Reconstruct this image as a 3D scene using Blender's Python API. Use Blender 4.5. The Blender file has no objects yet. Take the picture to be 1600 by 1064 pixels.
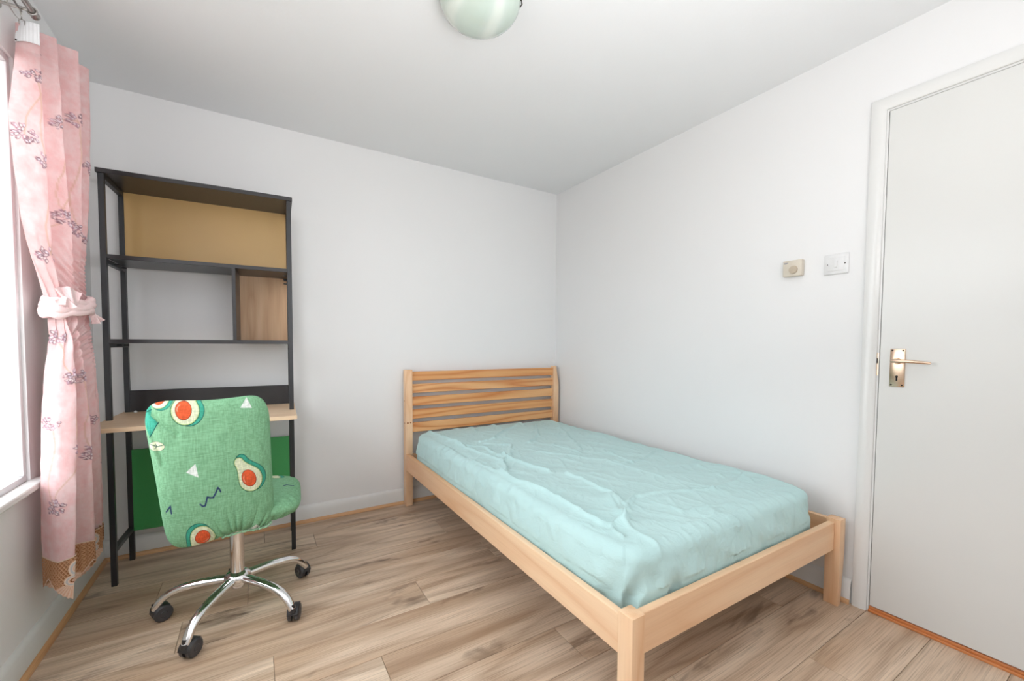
import bpy, bmesh, math, random
import numpy as np
from mathutils import Vector, Matrix, noise
random.seed(7); np.random.seed(7)
sc = bpy.context.scene
COL = sc.collection
PI = math.pi

# ------------------------------------------------------------------ room
W, H, YF = 2.7816, 2.3011, -3.45          # right wall x, ceiling z, wall behind the camera y

# ------------------------------------------------------------------ camera
def make_camera():
    yaw, pitch, roll = .55043274, -.04149247, .00613143
    f = Vector((math.sin(yaw)*math.cos(pitch), math.cos(yaw)*math.cos(pitch), math.sin(pitch)))
    r = Vector((math.cos(yaw), -math.sin(yaw), 0)); u = r.cross(f)
    r2 = r*math.cos(roll)+u*math.sin(roll); u2 = -r*math.sin(roll)+u*math.cos(roll)
    cam = bpy.data.objects.new('camera', bpy.data.cameras.new('camera')); COL.objects.link(cam)
    m = Matrix((r2, u2, -f)).transposed().to_4x4(); m.translation = (.66544766, -2.76652594, 1.07596427)
    cam.matrix_world = m
    cam.data.sensor_width = 36; cam.data.lens = 652.472/1600*36
    cam.data.shift_y = 33.42/1600; cam.data.clip_start = .02
    sc.camera = cam
make_camera()

# ------------------------------------------------------------------ world, lights, exposure
sc.view_settings.view_transform = 'Standard'; sc.view_settings.look = 'None'
sc.view_settings.gamma = 1; sc.view_settings.use_curve_mapping = False
sc.view_settings.exposure = 0.12
world = bpy.data.worlds.new('sky'); sc.world = world; world.use_nodes = True
bg = world.node_tree.nodes['Background']
_n = world.node_tree.nodes; _l = world.node_tree.links
_tc = _n.new('ShaderNodeTexCoord'); _sx = _n.new('ShaderNodeSeparateXYZ'); _cr = _n.new('ShaderNodeValToRGB'); _mr = _n.new('ShaderNodeMapRange')
_l.new(_tc.outputs['Generated'], _sx.inputs[0]); _l.new(_sx.outputs[2], _mr.inputs[0]); _mr.inputs[1].default_value = -1; _mr.inputs[2].default_value = 1
_l.new(_mr.outputs[0], _cr.inputs[0]); _l.new(_cr.outputs[0], bg.inputs[0])
_cr.color_ramp.elements[0].position = .47; _cr.color_ramp.elements[0].color = (.30, .29, .27, 1)     # pale ground below an overcast sky
_cr.color_ramp.elements[1].position = .53; _cr.color_ramp.elements[1].color = (.92, .96, 1, 1)
bg.inputs[1].default_value = 5.2

def area_light(name, loc, rot, sx, sy, power, color, portal=False):
    l = bpy.data.lights.new(name, 'AREA'); l.shape = 'RECTANGLE'; l.size = sx; l.size_y = sy
    l.energy = power; l.color = color
    if portal: l.cycles.is_portal = True
    o = bpy.data.objects.new(name, l); COL.objects.link(o); o.location = loc; o.rotation_euler = rot
    return o
#area_light('window_sky_portal', (-.055, -1.5, 1.30), (0, -PI/2, 0), 1.42, 1.62, 1, (1, 1, 1), True)
# added unseen fill light standing in for a flash, aimed up at the ceiling
area_light('added_bounce_fill', (1.15, -2.85, 1.25), (math.radians(160), 0, math.radians(10)), 1.0, 1.0, 27, (.985, .985, 1))
# second, weaker fill light, added out of view to lift the window wall
area_light('added_wall_fill', (2.15, -3.2, 1.0), (math.radians(86), 0, math.radians(40)), 1.2, 1.2, 3, (.97, .98, 1))

# ------------------------------------------------------------------ material helpers
def srgb(r, g, b):
    f = lambda c: (c/255/12.92) if c/255 <= .04045 else ((c/255+.055)/1.055)**2.4
    return (f(r), f(g), f(b), 1)
class NT:
    def __init__(s, name):
        s.m = bpy.data.materials.new(name); s.m.use_nodes = True
        s.t = s.m.node_tree; s.n = s.t.nodes; s.b = s.n['Principled BSDF']; s.out = s.n['Material Output']
    def new(s, typ, **kw):
        n = s.n.new(typ)
        for k, v in kw.items(): setattr(n, k, v)
        return n
    def link(s, a, b): s.t.links.new(a, b)
    def math(s, op, a, b=None, c=None):
        n = s.new('ShaderNodeMath', operation=op)
        for i, v in enumerate((a, b, c)):
            if v is None: continue
            if isinstance(v, (int, float)): n.inputs[i].default_value = v
            else: s.link(v, n.inputs[i])
        return n.outputs[0]
    def mix(s, fac, a, b, typ='MIX'):
        n = s.new('ShaderNodeMix', data_type='RGBA', blend_type=typ)
        for sock, v in ((n.inputs[0], fac), (n.inputs[6], a), (n.inputs[7], b)):
            if isinstance(v, (int, float)): sock.default_value = v
            elif isinstance(v, tuple): sock.default_value = v
            else: s.link(v, sock)
        return n.outputs[2]
    def ramp(s, fac, stops, interp='LINEAR'):
        n = s.new('ShaderNodeValToRGB'); cr = n.color_ramp; cr.interpolation = interp
        while len(cr.elements) < len(stops): cr.elements.new(.5)
        for e, (p, c) in zip(cr.elements, stops): e.position = p; e.color = c
        s.link(fac, n.inputs[0]); return n.outputs[0]
    def noise(s, vec, scale, detail=3, rough=.5, dist=0):
        n = s.new('ShaderNodeTexNoise'); n.inputs['Scale'].default_value = scale
        n.inputs['Detail'].default_value = detail; n.inputs['Roughness'].default_value = rough
        n.inputs['Distortion'].default_value = dist
        if vec is not None: s.link(vec, n.inputs['Vector'])
        return n.outputs[0]
    def coords(s, scale=(1, 1, 1), rand=0.0):
        tc = s.new('ShaderNodeTexCoord'); v = tc.outputs['Object']
        if rand:
            oi = s.new('ShaderNodeObjectInfo')
            cb = s.new('ShaderNodeCombineXYZ')
            for i, k in enumerate((rand, rand*.73, rand*1.31)):
                s.link(s.math('MULTIPLY', oi.outputs['Random'], k), cb.inputs[i])
            ad = s.new('ShaderNodeVectorMath', operation='ADD'); s.link(v, ad.inputs[0]); s.link(cb.outputs[0], ad.inputs[1]); v = ad.outputs[0]
        mp = s.new('ShaderNodeVectorMath', operation='MULTIPLY'); s.link(v, mp.inputs[0]); mp.inputs[1].default_value = scale
        return mp.outputs[0]
    def bump(s, h, strength=.3, dist=.002):
        n = s.new('ShaderNodeBump'); n.inputs['Strength'].default_value = strength; n.inputs['Distance'].default_value = dist
        s.link(h, n.inputs['Height']); s.link(n.outputs[0], s.b.inputs['Normal'])
    def set(s, col=None, rough=None, metal=None, spec=None, coat=None):
        if col is not None:
            if isinstance(col, tuple): s.b.inputs['Base Color'].default_value = col
            else: s.link(col, s.b.inputs['Base Color'])
        if rough is not None:
            if isinstance(rough, (int, float)): s.b.inputs['Roughness'].default_value = rough
            else: s.link(rough, s.b.inputs['Roughness'])
        if metal is not None: s.b.inputs['Metallic'].default_value = metal
        if spec is not None: s.b.inputs['Specular IOR Level'].default_value = spec
        if coat is not None: s.b.inputs['Coat Weight'].default_value = coat; s.b.inputs['Coat Roughness'].default_value = .12
        return s.m

def paint(name, col, rough=.6, bscale=120, bstr=.12, spec=.4):
    t = NT(name); v = t.coords()
    n = t.noise(v, bscale, 3); big = t.noise(v, 1.7, 2)
    c = t.mix(big, tuple(x*.975 for x in col[:3])+(1,), col)
    t.bump(n, bstr, .001); return t.set(c, rough, spec=spec)
def plain(name, col, rough=.5, metal=0, spec=.5, coat=None, nscale=60, var=.06):
    t = NT(name); v = t.coords()
    n = t.noise(v, nscale, 3)
    c = t.mix(n, tuple(x*(1-var) for x in col[:3])+(1,), tuple(min(1, x*(1+var)) for x in col[:3])+(1,))
    return t.set(c, rough, metal, spec, coat)

def wood(name, axis, dark, mid, light, ring=7, stretch=.09, scale=9, rough=.5, knot=.0, knotcol=None, contrast=1.0, fine=1.0, spec=.4, tint=0.0, bump=.12):
    """grain running along axis; dark/mid/light are the colours of the rings"""
    sv = [1, 1, 1]; sv[axis] = stretch
    t = NT(name); v = t.coords(tuple(sv), 37.0)
    base = t.noise(v, scale, 1.5, .4, .15)
    rings = t.math('FRACT', t.math('MULTIPLY', base, ring))
    tri = t.math('PINGPONG', t.math('MULTIPLY', base, ring), 1.0)
    ringf = t.math('POWER', tri, 2.2)
    sv2 = [1, 1, 1]; sv2[axis] = .02
    v2 = t.coords(tuple(sv2), 21.0)
    fib = t.noise(v2, 260, 3, .6)
    sv3 = [1, 1, 1]; sv3[axis] = .12
    broad = t.noise(t.coords(tuple(sv3), 53.0), 6, 3, .55)
    c = t.ramp(broad, [(.36, mid), (.62, light)])
    c = t.mix(t.math('MULTIPLY', ringf, .75*contrast), c, dark)
    c = t.mix(t.math('MULTIPLY', t.math('SUBTRACT', fib, .45), 1.1*fine), c, tuple(x*.62 for x in dark[:3])+(1,))
    if knot:
        sk = [1, 1, 1]; sk[axis] = .28
        kn = t.noise(t.coords(tuple(sk), 91.0), 7.5, 4, .6, .6)
        kf = t.ramp(kn, [(.60, (0, 0, 0, 1)), (.72, (1, 1, 1, 1))])
        c = t.mix(t.math('MULTIPLY', kf, knot), c, knotcol or tuple(x*.3 for x in dark[:3])+(1,))
    if tint:
        oi = t.new('ShaderNodeObjectInfo')
        hs = t.new('ShaderNodeHueSaturation'); t.link(c, hs.inputs['Color'])
        t.link(t.math('ADD', t.math('MULTIPLY', oi.outputs['Random'], tint), 1-tint/2), hs.inputs['Value'])
        c = hs.outputs[0]
    t.bump(fib, bump, .0006)
    return t.set(c, rough, spec=spec)

M = {}
M['wall'] = paint('wall_paint', srgb(237, 237, 237), .55, 90, .10)
M['ceiling'] = paint('ceiling_paint', srgb(238, 239, 240), .8, 45, .5)
M['gloss'] = paint('white_gloss_paint', srgb(228, 228, 226), .22, 25, .05, .5)
M['door'] = paint('door_gloss_paint', srgb(222, 222, 219), .24, 14, .06, .5)
M['upvc'] = paint('window_white', srgb(240, 240, 242), .3, 30, .02)
M['floor'] = wood('oak_laminate', 0, srgb(146, 114, 86), srgb(198, 169, 142), srgb(230, 208, 184), ring=11, stretch=.12, scale=6.5, rough=.36, knot=.95, knotcol=srgb(98, 76, 60), contrast=.68, fine=1.7, tint=.08, spec=.45)
M['sub'] = plain('dark_joint', srgb(70, 55, 45), .9)
M['bead'] = wood('beading_wood', 0, srgb(175, 120, 75), srgb(208, 158, 112), srgb(224, 180, 136), rough=.45, contrast=.5)
M['bead_y'] = wood('beading_wood_along_wall', 1, srgb(175, 120, 75), srgb(208, 158, 112), srgb(224, 180, 136), rough=.45, contrast=.5)
M['threshold'] = wood('threshold_wood', 1, srgb(170, 95, 45), srgb(208, 130, 75), srgb(222, 148, 90), rough=.35, contrast=.5)
P_D, P_M, P_L = srgb(212, 150, 98), srgb(232, 187, 146), srgb(243, 210, 174)
M['pine_x'] = wood('pine_across', 0, P_D, P_M, P_L, ring=6, stretch=.09, scale=8, rough=.42, contrast=.45, fine=.4)
M['pine_y'] = wood('pine_along', 1, P_D, P_M, P_L, ring=6, stretch=.09, scale=8, rough=.42, contrast=.5, fine=.4)
M['pine_z'] = wood('pine_upright', 2, P_D, P_M, P_L, ring=6, stretch=.12, scale=14, rough=.42, contrast=.5, fine=.4, knot=.25, knotcol=srgb(150, 80, 35))
M['pine_slat'] = wood('pine_headboard', 0, srgb(196, 112, 48), srgb(226, 166, 108), srgb(236, 184, 130), ring=15, stretch=.07, scale=9, rough=.4, contrast=1.05, fine=.4)
M['oak_desk'] = wood('oak_desktop', 0, srgb(205, 165, 125), srgb(226, 192, 156), srgb(236, 208, 176), ring=6, stretch=.08, scale=9, rough=.45, contrast=.4, fine=.4)
M['oak_panel'] = wood('oak_box_panel', 2, srgb(176, 132, 96), srgb(205, 166, 130), srgb(216, 180, 146), ring=9, stretch=.15, scale=10, rough=.5, contrast=.75, fine=.7)
M['tan'] = plain('tan_board', srgb(196, 160, 104), .38, 0, .5, nscale=5, var=.05)
M['green_panel'] = plain('green_board', srgb(66, 156, 88), .45, nscale=4, var=.04)
M['black'] = plain('black_laminate', srgb(46, 44, 46), .32, nscale=20, var=.1)
M['black_steel'] = plain('black_powder_coat', srgb(42, 43, 46), .38, nscale=300, var=.12)
M['chrome'] = plain('chrome', (.82, .82, .83, 1), .10, 1.0, var=.02)
M['steel'] = plain('brushed_steel', (.45, .43, .41, 1), .28, 1.0)
M['plastic_black'] = plain('caster_black', srgb(48, 48, 50), .42)
M['plastic_white'] = plain('switch_white', srgb(228, 228, 228), .3)
M['wheel'] = plain('wheel_grey_black', srgb(62, 62, 65), .4)
M['plastic_cream'] = plain('thermostat_cream', srgb(214, 205, 190), .45)
M['dial'] = plain('dial_beige', srgb(190, 176, 156), .4)
M['brass'] = plain('champagne_brass', srgb(226, 200, 176), .25, 1.0, var=.05)
M['dark_metal'] = plain('dark_screw', srgb(60, 54, 48), .4, .8)
M['keyhole'] = plain('keyhole_dark', srgb(15, 13, 12), .7)
M['ink'] = plain('grey_print', srgb(120, 125, 140), .6)
M['tape'] = plain('header_tape_white', srgb(236, 236, 238), .8)
M['mattress'] = plain('mattress_ticking', srgb(230, 232, 232), .85)
M['white_cap'] = plain('white_cap', srgb(225, 225, 225), .4)
def glass_pane():
    t = NT('window_glass'); g = t.new('ShaderNodeBsdfGlossy'); g.inputs['Roughness'].default_value = .02
    tr = t.new('ShaderNodeBsdfTransparent'); mx = t.new('ShaderNodeMixShader'); mx.inputs[0].default_value = .05
    t.link(tr.outputs[0], mx.inputs[1]); t.link(g.outputs[0], mx.inputs[2]); t.link(mx.outputs[0], t.out.inputs[0])
    return t.m
M['glass'] = glass_pane()
def lamp_glass():
    t = NT('opal_green_glass'); v = t.coords()
    w = t.new('ShaderNodeTexWave'); w.inputs['Scale'].default_value = 2.4; w.inputs['Distortion'].default_value = 6; w.inputs['Detail'].default_value = 1
    w.inputs['Detail Scale'].default_value = 1.2
    t.link(v, w.inputs['Vector'])
    c = t.ramp(w.outputs[0], [(.35, srgb(196, 210, 200)), (.7, srgb(202, 214, 206)), (.97, srgb(218, 226, 218))])
    return t.set(c, .12, spec=.6)
M['lamp_glass'] = lamp_glass()
def sheet_mat():
    t = NT('mint_cotton'); v = t.coords()
    weave = t.noise(v, 900, 2); big = t.noise(v, 6, 3); cr = t.noise(t.coords((1, .6, 1)), 30, 5, .66, 1.2)
    c = t.mix(big, srgb(182, 214, 213), srgb(192, 222, 221))
    ad = t.math('ADD', t.math('MULTIPLY', cr, 1.0), t.math('MULTIPLY', weave, .08))
    t.bump(ad, .6, .006)
    t.b.inputs['Sheen Weight'].default_value = .15
    return t.set(c, .85, spec=.15)
M['sheet'] = sheet_mat()
def attr_fabric(name, weave=(700, 60), trans=0.0, rough=.85, weave_col=.25, bumpd=.001, nbig=14):
    t = NT(name); a = t.new('ShaderNodeVertexColor'); a.layer_name = 'Col'
    n1 = t.noise(t.coords((weave[1]/weave[0], 1, 1)), weave[0], 2, .6)
    n2 = t.noise(t.coords((1, 1, weave[1]/weave[0])), weave[0], 2, .6)
    w = t.math('MULTIPLY', t.math('ADD', n1, n2), .5)
    w2 = t.ramp(w, [(.40, (1, 1, 1, 1)), (.62, (0, 0, 0, 1))])
    big = t.noise(t.coords(), nbig, 4)
    c = t.mix(t.math('MULTIPLY', w2, weave_col), a.outputs[0], (.55, .6, .55, 1), 'MULTIPLY')
    c = t.mix(t.math('MULTIPLY', big, .22), c, (.75, .75, .75, 1), 'MULTIPLY')
    t.bump(w, .5, bumpd); t.set(c, rough, spec=.15)
    if trans:
        tl = t.new('ShaderNodeBsdfTranslucent'); t.link(c, tl.inputs[0])
        mx = t.new('ShaderNodeMixShader'); mx.inputs[0].default_value = trans
        t.link(t.b.outputs[0], mx.inputs[1]); t.link(tl.outputs[0], mx.inputs[2]); t.link(mx.outputs[0], t.out.inputs[0])
    return t.m
M['chair_fabric'] = attr_fabric('avocado_print_stretch_cover', (260, 26), 0, .8, .75, .0008)
M['curtain'] = attr_fabric('pink_chenille_curtain', (420, 90), .32, .9, .10, .0008, 30)
M['lace'] = attr_fabric('crochet_lace', (420, 200), .15, .9, .12, .001, 40)

# ------------------------------------------------------------------ mesh helpers
def link(name, me, mat=None, parent=None, smooth=False):
    o = bpy.data.objects.new(name, me); COL.objects.link(o)
    if mat is not None:
        if isinstance(mat, str): mat = M[mat]
        if not me.materials: me.materials.append(mat)
    if parent is not None: o.parent = parent
    if smooth: me.polygons.foreach_set('use_smooth', [True]*len(me.polygons))
    return o
def tag(o, label=None, cat=None, group=None, kind=None):
    if label: o['label'] = label
    if cat: o['category'] = cat
    if group: o['group'] = group
    if kind: o['kind'] = kind
    return o
def empty(name, loc=(0, 0, 0), rz=0):
    o = bpy.data.objects.new(name, None); COL.objects.link(o); o.location = loc; o.rotation_euler = (0, 0, rz)
    o.empty_display_size = .1; return o
class B:
    """collects shapes into one bmesh"""
    def __init__(s): s.b = bmesh.new()
    def box(s, x0, x1, y0, y1, z0, z1, bev=0, seg=2):
        r = bmesh.ops.create_cube(s.b, size=1); vs = r['verts']
        for v in vs: v.co = Vector(((x0+x1)/2+v.co.x*(x1-x0), (y0+y1)/2+v.co.y*(y1-y0), (z0+z1)/2+v.co.z*(z1-z0)))
        if bev:
            es = {e for v in vs for e in v.link_edges}
            bmesh.ops.bevel(s.b, geom=list(es), offset=bev, segments=seg, affect='EDGES', profile=.5)
        return s
    def cyl(s, p0, p1, r0, r1=None, seg=20, cap=True):
        p0, p1 = Vector(p0), Vector(p1); r1 = r0 if r1 is None else r1
        d = p1-p0; m = Matrix.Translation((p0+p1)/2) @ d.to_track_quat('Z', 'Y').to_matrix().to_4x4()
        bmesh.ops.create_cone(s.b, cap_ends=cap, segments=seg, radius1=r0, radius2=r1, depth=d.length, matrix=m); return s
    def tube(s, pts, rad, seg=10, flat=1.0, up=None, closed=False):
        pts = [Vector(p) for p in pts]; n = len(pts); rings = []
        for i, p in enumerate(pts):
            a = pts[(i-1) % n] if (i or closed) else pts[0]; c = pts[(i+1) % n] if (i < n-1 or closed) else pts[-1]
            t = (c-a).normalized(); u = Vector(up) if up else (Vector((0, 0, 1)) if abs(t.z) < .9 else Vector((1, 0, 0)))
            s1 = t.cross(u).normalized(); u1 = s1.cross(t)
            rr = rad[i] if isinstance(rad, (list, tuple)) else rad
            rings.append([s.b.verts.new(p+s1*math.cos(2*PI*k/seg)*rr+u1*math.sin(2*PI*k/seg)*rr*flat) for k in range(seg)])
        for i in range(n if closed else n-1):
            A, C = rings[i], rings[(i+1) % n]
            for k in range(seg): s.b.faces.new((A[k], A[(k+1) % seg], C[(k+1) % seg], C[k]))
        if not closed:
            s.b.faces.new(rings[0][::-1]); s.b.faces.new(rings[-1])
        return s
    def lathe(s, prof, c=(0, 0, 0), seg=40):
        c = Vector(c); rings = []
        for r, z in prof:
            rings.append([s.b.verts.new(c+Vector((r*math.cos(2*PI*k/seg), r*math.sin(2*PI*k/seg), z))) for k in range(seg)] if r > 1e-6 else [s.b.verts.new(c+Vector((0, 0, z)))])
        for A, C in zip(rings, rings[1:]):
            for k in range(seg):
                a = [A[k % len(A)], A[(k+1) % len(A)], C[(k+1) % len(C)], C[k % len(C)]]
                a = [v for i, v in enumerate(a) if v not in a[:i]]
                if len(a) > 2: s.b.faces.new(a)
        return s
    def poly(s, vs, fs):
        vv = [s.b.verts.new(v) for v in vs]
        for f in fs: s.b.faces.new([vv[i] for i in f])
        return s
    def done(s, name, mat, parent=None, smooth=False, auto=False, xf=None):
        if xf is not None: bmesh.ops.transform(s.b, matrix=xf, verts=s.b.verts)
        bmesh.ops.recalc_face_normals(s.b, faces=s.b.faces)
        me = bpy.data.meshes.new(name); s.b.to_mesh(me); s.b.free()
        o = link(name, me, mat, parent, smooth)
        if auto:
            me.polygons.foreach_set('use_smooth', [True]*len(me.polygons))
            try: me.set_sharp_from_angle(angle=math.radians(38))
            except Exception: pass
        return o
def box(name, dims, mat, parent=None, bev=0.0):
    return B().box(*dims, bev=bev).done(name, mat, parent)
def grid_mesh(name, Pts, mat, parent=None, colors=None, wrap=False, smooth=True, mask=None):
    """Pts: (rows, cols, 3) numpy array"""
    R, C = Pts.shape[:2]
    me = bpy.data.meshes.new(name)
    i = np.arange(R*C).reshape(R, C)
    if wrap: a, b = i, np.roll(i, -1, 1)
    else: a, b = i[:, :-1], i[:, 1:]
    f = np.stack([a[:-1], b[:-1], b[1:], a[1:]], -1).reshape(-1, 4)
    if mask is not None: f = f[mask.reshape(-1)]
    me.vertices.add(R*C); me.vertices.foreach_set('co', Pts.reshape(-1).astype(np.float32))
    me.loops.add(f.size); me.loops.foreach_set('vertex_index', f.reshape(-1).astype(np.int32))
    me.polygons.add(len(f)); me.polygons.foreach_set('loop_start', (np.arange(len(f))*4).astype(np.int32))
    me.polygons.foreach_set('loop_total', np.full(len(f), 4, np.int32))
    me.update(calc_edges=True); me.validate()
    if colors is not None:
        at = me.color_attributes.new('Col', 'FLOAT_COLOR', 'POINT')
        c4 = np.ones((R*C, 4), np.float32); c4[:, :3] = colors.reshape(-1, 3)
        at.data.foreach_set('color', c4.reshape(-1))
    return link(name, me, mat, parent, smooth)
def vnoise(x, y, seed=0, period=None):
    """smooth value noise for numpy arrays, about -1..1"""
    rs = np.random.RandomState(seed); T = rs.rand(256, 256)*2-1
    xi = np.floor(x).astype(int); yi = np.floor(y).astype(int); fx = x-xi; fy = y-yi
    fx = fx*fx*(3-2*fx); fy = fy*fy*(3-2*fy)
    g = lambda a, b: T[a % 256, b % 256]
    return (g(xi, yi)*(1-fx)+g(xi+1, yi)*fx)*(1-fy)+(g(xi, yi+1)*(1-fx)+g(xi+1, yi+1)*fx)*fy
def seg_dist(x, y, L):
    """distance to a polyline"""
    d = np.full(x.shape, 1e9)
    for (ax, ay), (bx, by) in zip(L, L[1:]):
        vx, vy = bx-ax, by-ay; t = np.clip(((x-ax)*vx+(y-ay)*vy)/(vx*vx+vy*vy+1e-12), 0, 1)
        d = np.minimum(d, np.hypot(x-ax-t*vx, y-ay-t*vy))
    return d
def smooth(a, lo, hi):
    t = np.clip((a-lo)/(hi-lo), 0, 1); return t*t*(3-2*t)

# ================================================================== THE ROOM
T = .12
WY0, WY1, WZ0, WZ1 = -2.30, -.70, .60, 2.005           # window opening
DY0, DY1, DZ = -2.890, -2.104, 2.002                   # door opening
fl = box('floor', (-T, W+T, YF-T, T, -.10, -.0085), 'sub'); tag(fl, kind='structure')
def add_planks():
    pw, L = .1915, 1.285
    known = {1: .925, 2: .293, 3: .62, 4: .408, 5: 1.266, 6: .70, 7: 1.017, 8: .33, 9: 1.22, 10: .52, 11: .998, 12: .25, 13: .81, 14: .1}
    g = .0007
    for k in range(-1, 18):
        y1 = min(-.0035-pw*k, .0); y0 = -.0035-pw*(k+1)
        y0 = max(y0, YF)
        if y1-y0 < .002: continue
        j = known.get(k, random.uniform(.1, 1.2)); js = [0.0]
        while j < W:
            if j > js[-1]+.05: js.append(j)
            j += L
        js.append(W)
        for a, b in zip(js, js[1:]):
            x0, x1, ya, yb = a+g, b-g, y0+g, y1-g; c = .0016; zt, zb = 0, -.0083; cx, cy = (x0+x1)/2, (ya+yb)/2
            hx, hy = (x1-x0)/2, (yb-ya)/2; tz = random.uniform(-.0002, 0)
            vs = [(-hx, -hy, zb), (hx, -hy, zb), (hx, hy, zb), (-hx, hy, zb), (-hx, -hy, zt-c*.5), (hx, -hy, zt-c*.5), (hx, hy, zt-c*.5), (-hx, hy, zt-c*.5),
                  (-hx+c, -hy+c, zt), (hx-c, -hy+c, zt), (hx-c, hy-c, zt), (-hx+c, hy-c, zt)]
            fs = [(3, 2, 1, 0), (0, 1, 5, 4), (1, 2, 6, 5), (2, 3, 7, 6), (3, 0, 4, 7), (4, 5, 9, 8), (5, 6, 10, 9), (6, 7, 11, 10), (7, 4, 8, 11), (8, 9, 10, 11)]
            o = B().poly(vs, fs).done('plank', 'floor', fl); o.location = (cx, cy, tz)
add_planks()
tag(box('ceiling', (-T, W+T, YF-T, T, H, H+.1), 'ceiling'), kind='structure')
tag(box('wall_back', (-T, W+T, 0, T, -.0085, H), 'wall'), kind='structure')
tag(box('wall_front', (-T, W+T, YF-T, YF, -.0085, H), 'wall'), kind='structure')
wl = B(); wl.box(-T, 0, YF, WY0, -.0085, H).box(-T, 0, WY1, 0, -.0085, H).box(-T, 0, WY0, WY1, -.0085, WZ0).box(-T, 0, WY0, WY1, WZ1, H)
tag(wl.done('wall_left', 'wall'), kind='structure')
wr = B(); wr.box(W, W+T, YF, DY0, -.0085, H).box(W, W+T, DY1, 0, -.0085, H).box(W, W+T, DY0, DY1, DZ, H)
tag(wr.done('wall_right', 'wall'), kind='structure')

# skirting boards with a stepped, rounded top and the wooden beading at their feet
def skirting(name, p0, p1, n, mat_bead, cut=.014, wdt=.014):
    """profile extruded from p0 to p1, n = direction into the room"""
    p0, p1, n = Vector(p0), Vector(p1), Vector(n)
    prof = [(0, 0), (.018, 0), (.018, .068), (.0155, .074), (.0145, .082), (.011, .090), (.0065, .096), (.003, .099), (0, .100)]
    def ext(pr, nm, mt, par):
        k = len(pr); vs = [p0+n*a+Vector((0, 0, z)) for a, z in pr]+[p1+n*a+Vector((0, 0, z)) for a, z in pr]
        fs = [(i, (i+1) % k, k+(i+1) % k, k+i) for i in range(k)]+[tuple(range(k))[::-1], tuple(range(k, 2*k))]
        return B().poly(vs, fs).done(nm, mt, par, auto=True)
    s = ext(prof, name, 'gloss', None); tag(s, kind='structure')
    q = [(.018, 0), (.018+wdt, 0), (.018+wdt, .004)]+[(.018+wdt*math.cos(a), .004+cut*math.sin(a)) for a in (.4, .8, 1.2)]+[(.018, .004+cut)]
    b = ext(q, 'beading', mat_bead, s)
    return s
skirting('baseboard_back', (0, 0, 0), (W, 0, 0), (0, -1, 0), 'bead')
skirting('baseboard_left', (0, YF, 0), (0, -.0005, 0), (1, 0, 0), 'bead_y')
skirting('baseboard_right', (W, -2.056, 0), (W, -.0005, 0), (-1, 0, 0), 'bead_y', wdt=.0095)

# window: white frame set back in the reveal, three lights, sill with a horn past the opening
win = B(); fx0, fx1 = -.045, -.008; fw = .022
win.box(fx0, fx1, WY0, WY1, WZ0, WZ0+fw, bev=.004).box(fx0, fx1, WY0, WY1, WZ1-fw, WZ1, bev=.004)
win.box(fx0, fx1, WY0, WY0+fw, WZ0+fw, WZ1-fw, bev=.004).box(fx0, fx1, WY1-fw, WY1, WZ0+fw, WZ1-fw, bev=.004)
wo = win.done('window_1', 'upvc', auto=True); tag(wo, kind='structure')
box('mullion', (fx0+.004, fx1-.004, -1.53, -1.47, WZ0+fw, WZ1-fw), 'upvc', wo, .004)
for a, b in ((WY0+fw, -1.53), (-1.47, WY1-fw)):
    box('window_pane', (-.029, -.024, a-.002, b+.002, WZ0+fw-.002, WZ1-fw+.002), 'glass', wo)
box('window_sill', (-.009, .035, WY0-.045, WY1+.045, WZ0-.022, WZ0+.002), 'gloss', wo, .006)

# door, lining, architrave, threshold strip
dr = box('door_1', (W-.002, W+.038, DY0+.014, DY1-.0125, .024, DZ-.012), 'door', None, .0015); tag(dr, kind='structure')
lin = B(); lin.box(W-.001, W+T, DY1-.0105, DY1, 0, DZ).box(W-.001, W+T, DY0, DY0+.0105, 0, DZ).box(W-.001, W+T, DY0+.0105, DY1-.0105, DZ-.0105, DZ)
tl = lin.done('trim_1', 'gloss'); tag(tl, kind='structure')
def architrave():
    b = B(); w = .048; e = .004
    prof = [(0, 0), (.0085, 0), (.0125, .004), (.0135, .010), (.016, .015), (.017, .022), (.017, .040), (.014, .046), (0, .048)]
    path = [(DY1-e, 0, (1, 0)), (DY1-e, DZ-e, (1, 1)), (DY0+e, DZ-e, (-1, 1)), (DY0+e, 0, (-1, 0))]
    rows = []
    for y, z, (sy, sz) in path: rows.append([b.b.verts.new((W-d, y+sy*t, z+sz*t)) for d, t in prof])
    for A, C in zip(rows, rows[1:]):
        for i in range(len(prof)-1): b.b.faces.new((A[i], A[i+1], C[i+1], C[i]))
        b.b.faces.new((A[-1], A[0], C[0], C[-1]))
    b.b.faces.new(rows[0]); b.b.faces.new(rows[-1])
    return b.done('trim_2', 'gloss', auto=True)
tag(architrave(), kind='structure')
th = B(); th.box(W-.010, W+T, DY0+.0105, DY1-.0105, 0, .010, bev=.002).box(W-.004, W+.03, DY0+.0105, DY1-.0105, .010, .020, bev=.002)
tag(th.done('trim_3', 'threshold'), kind='structure')

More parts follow.
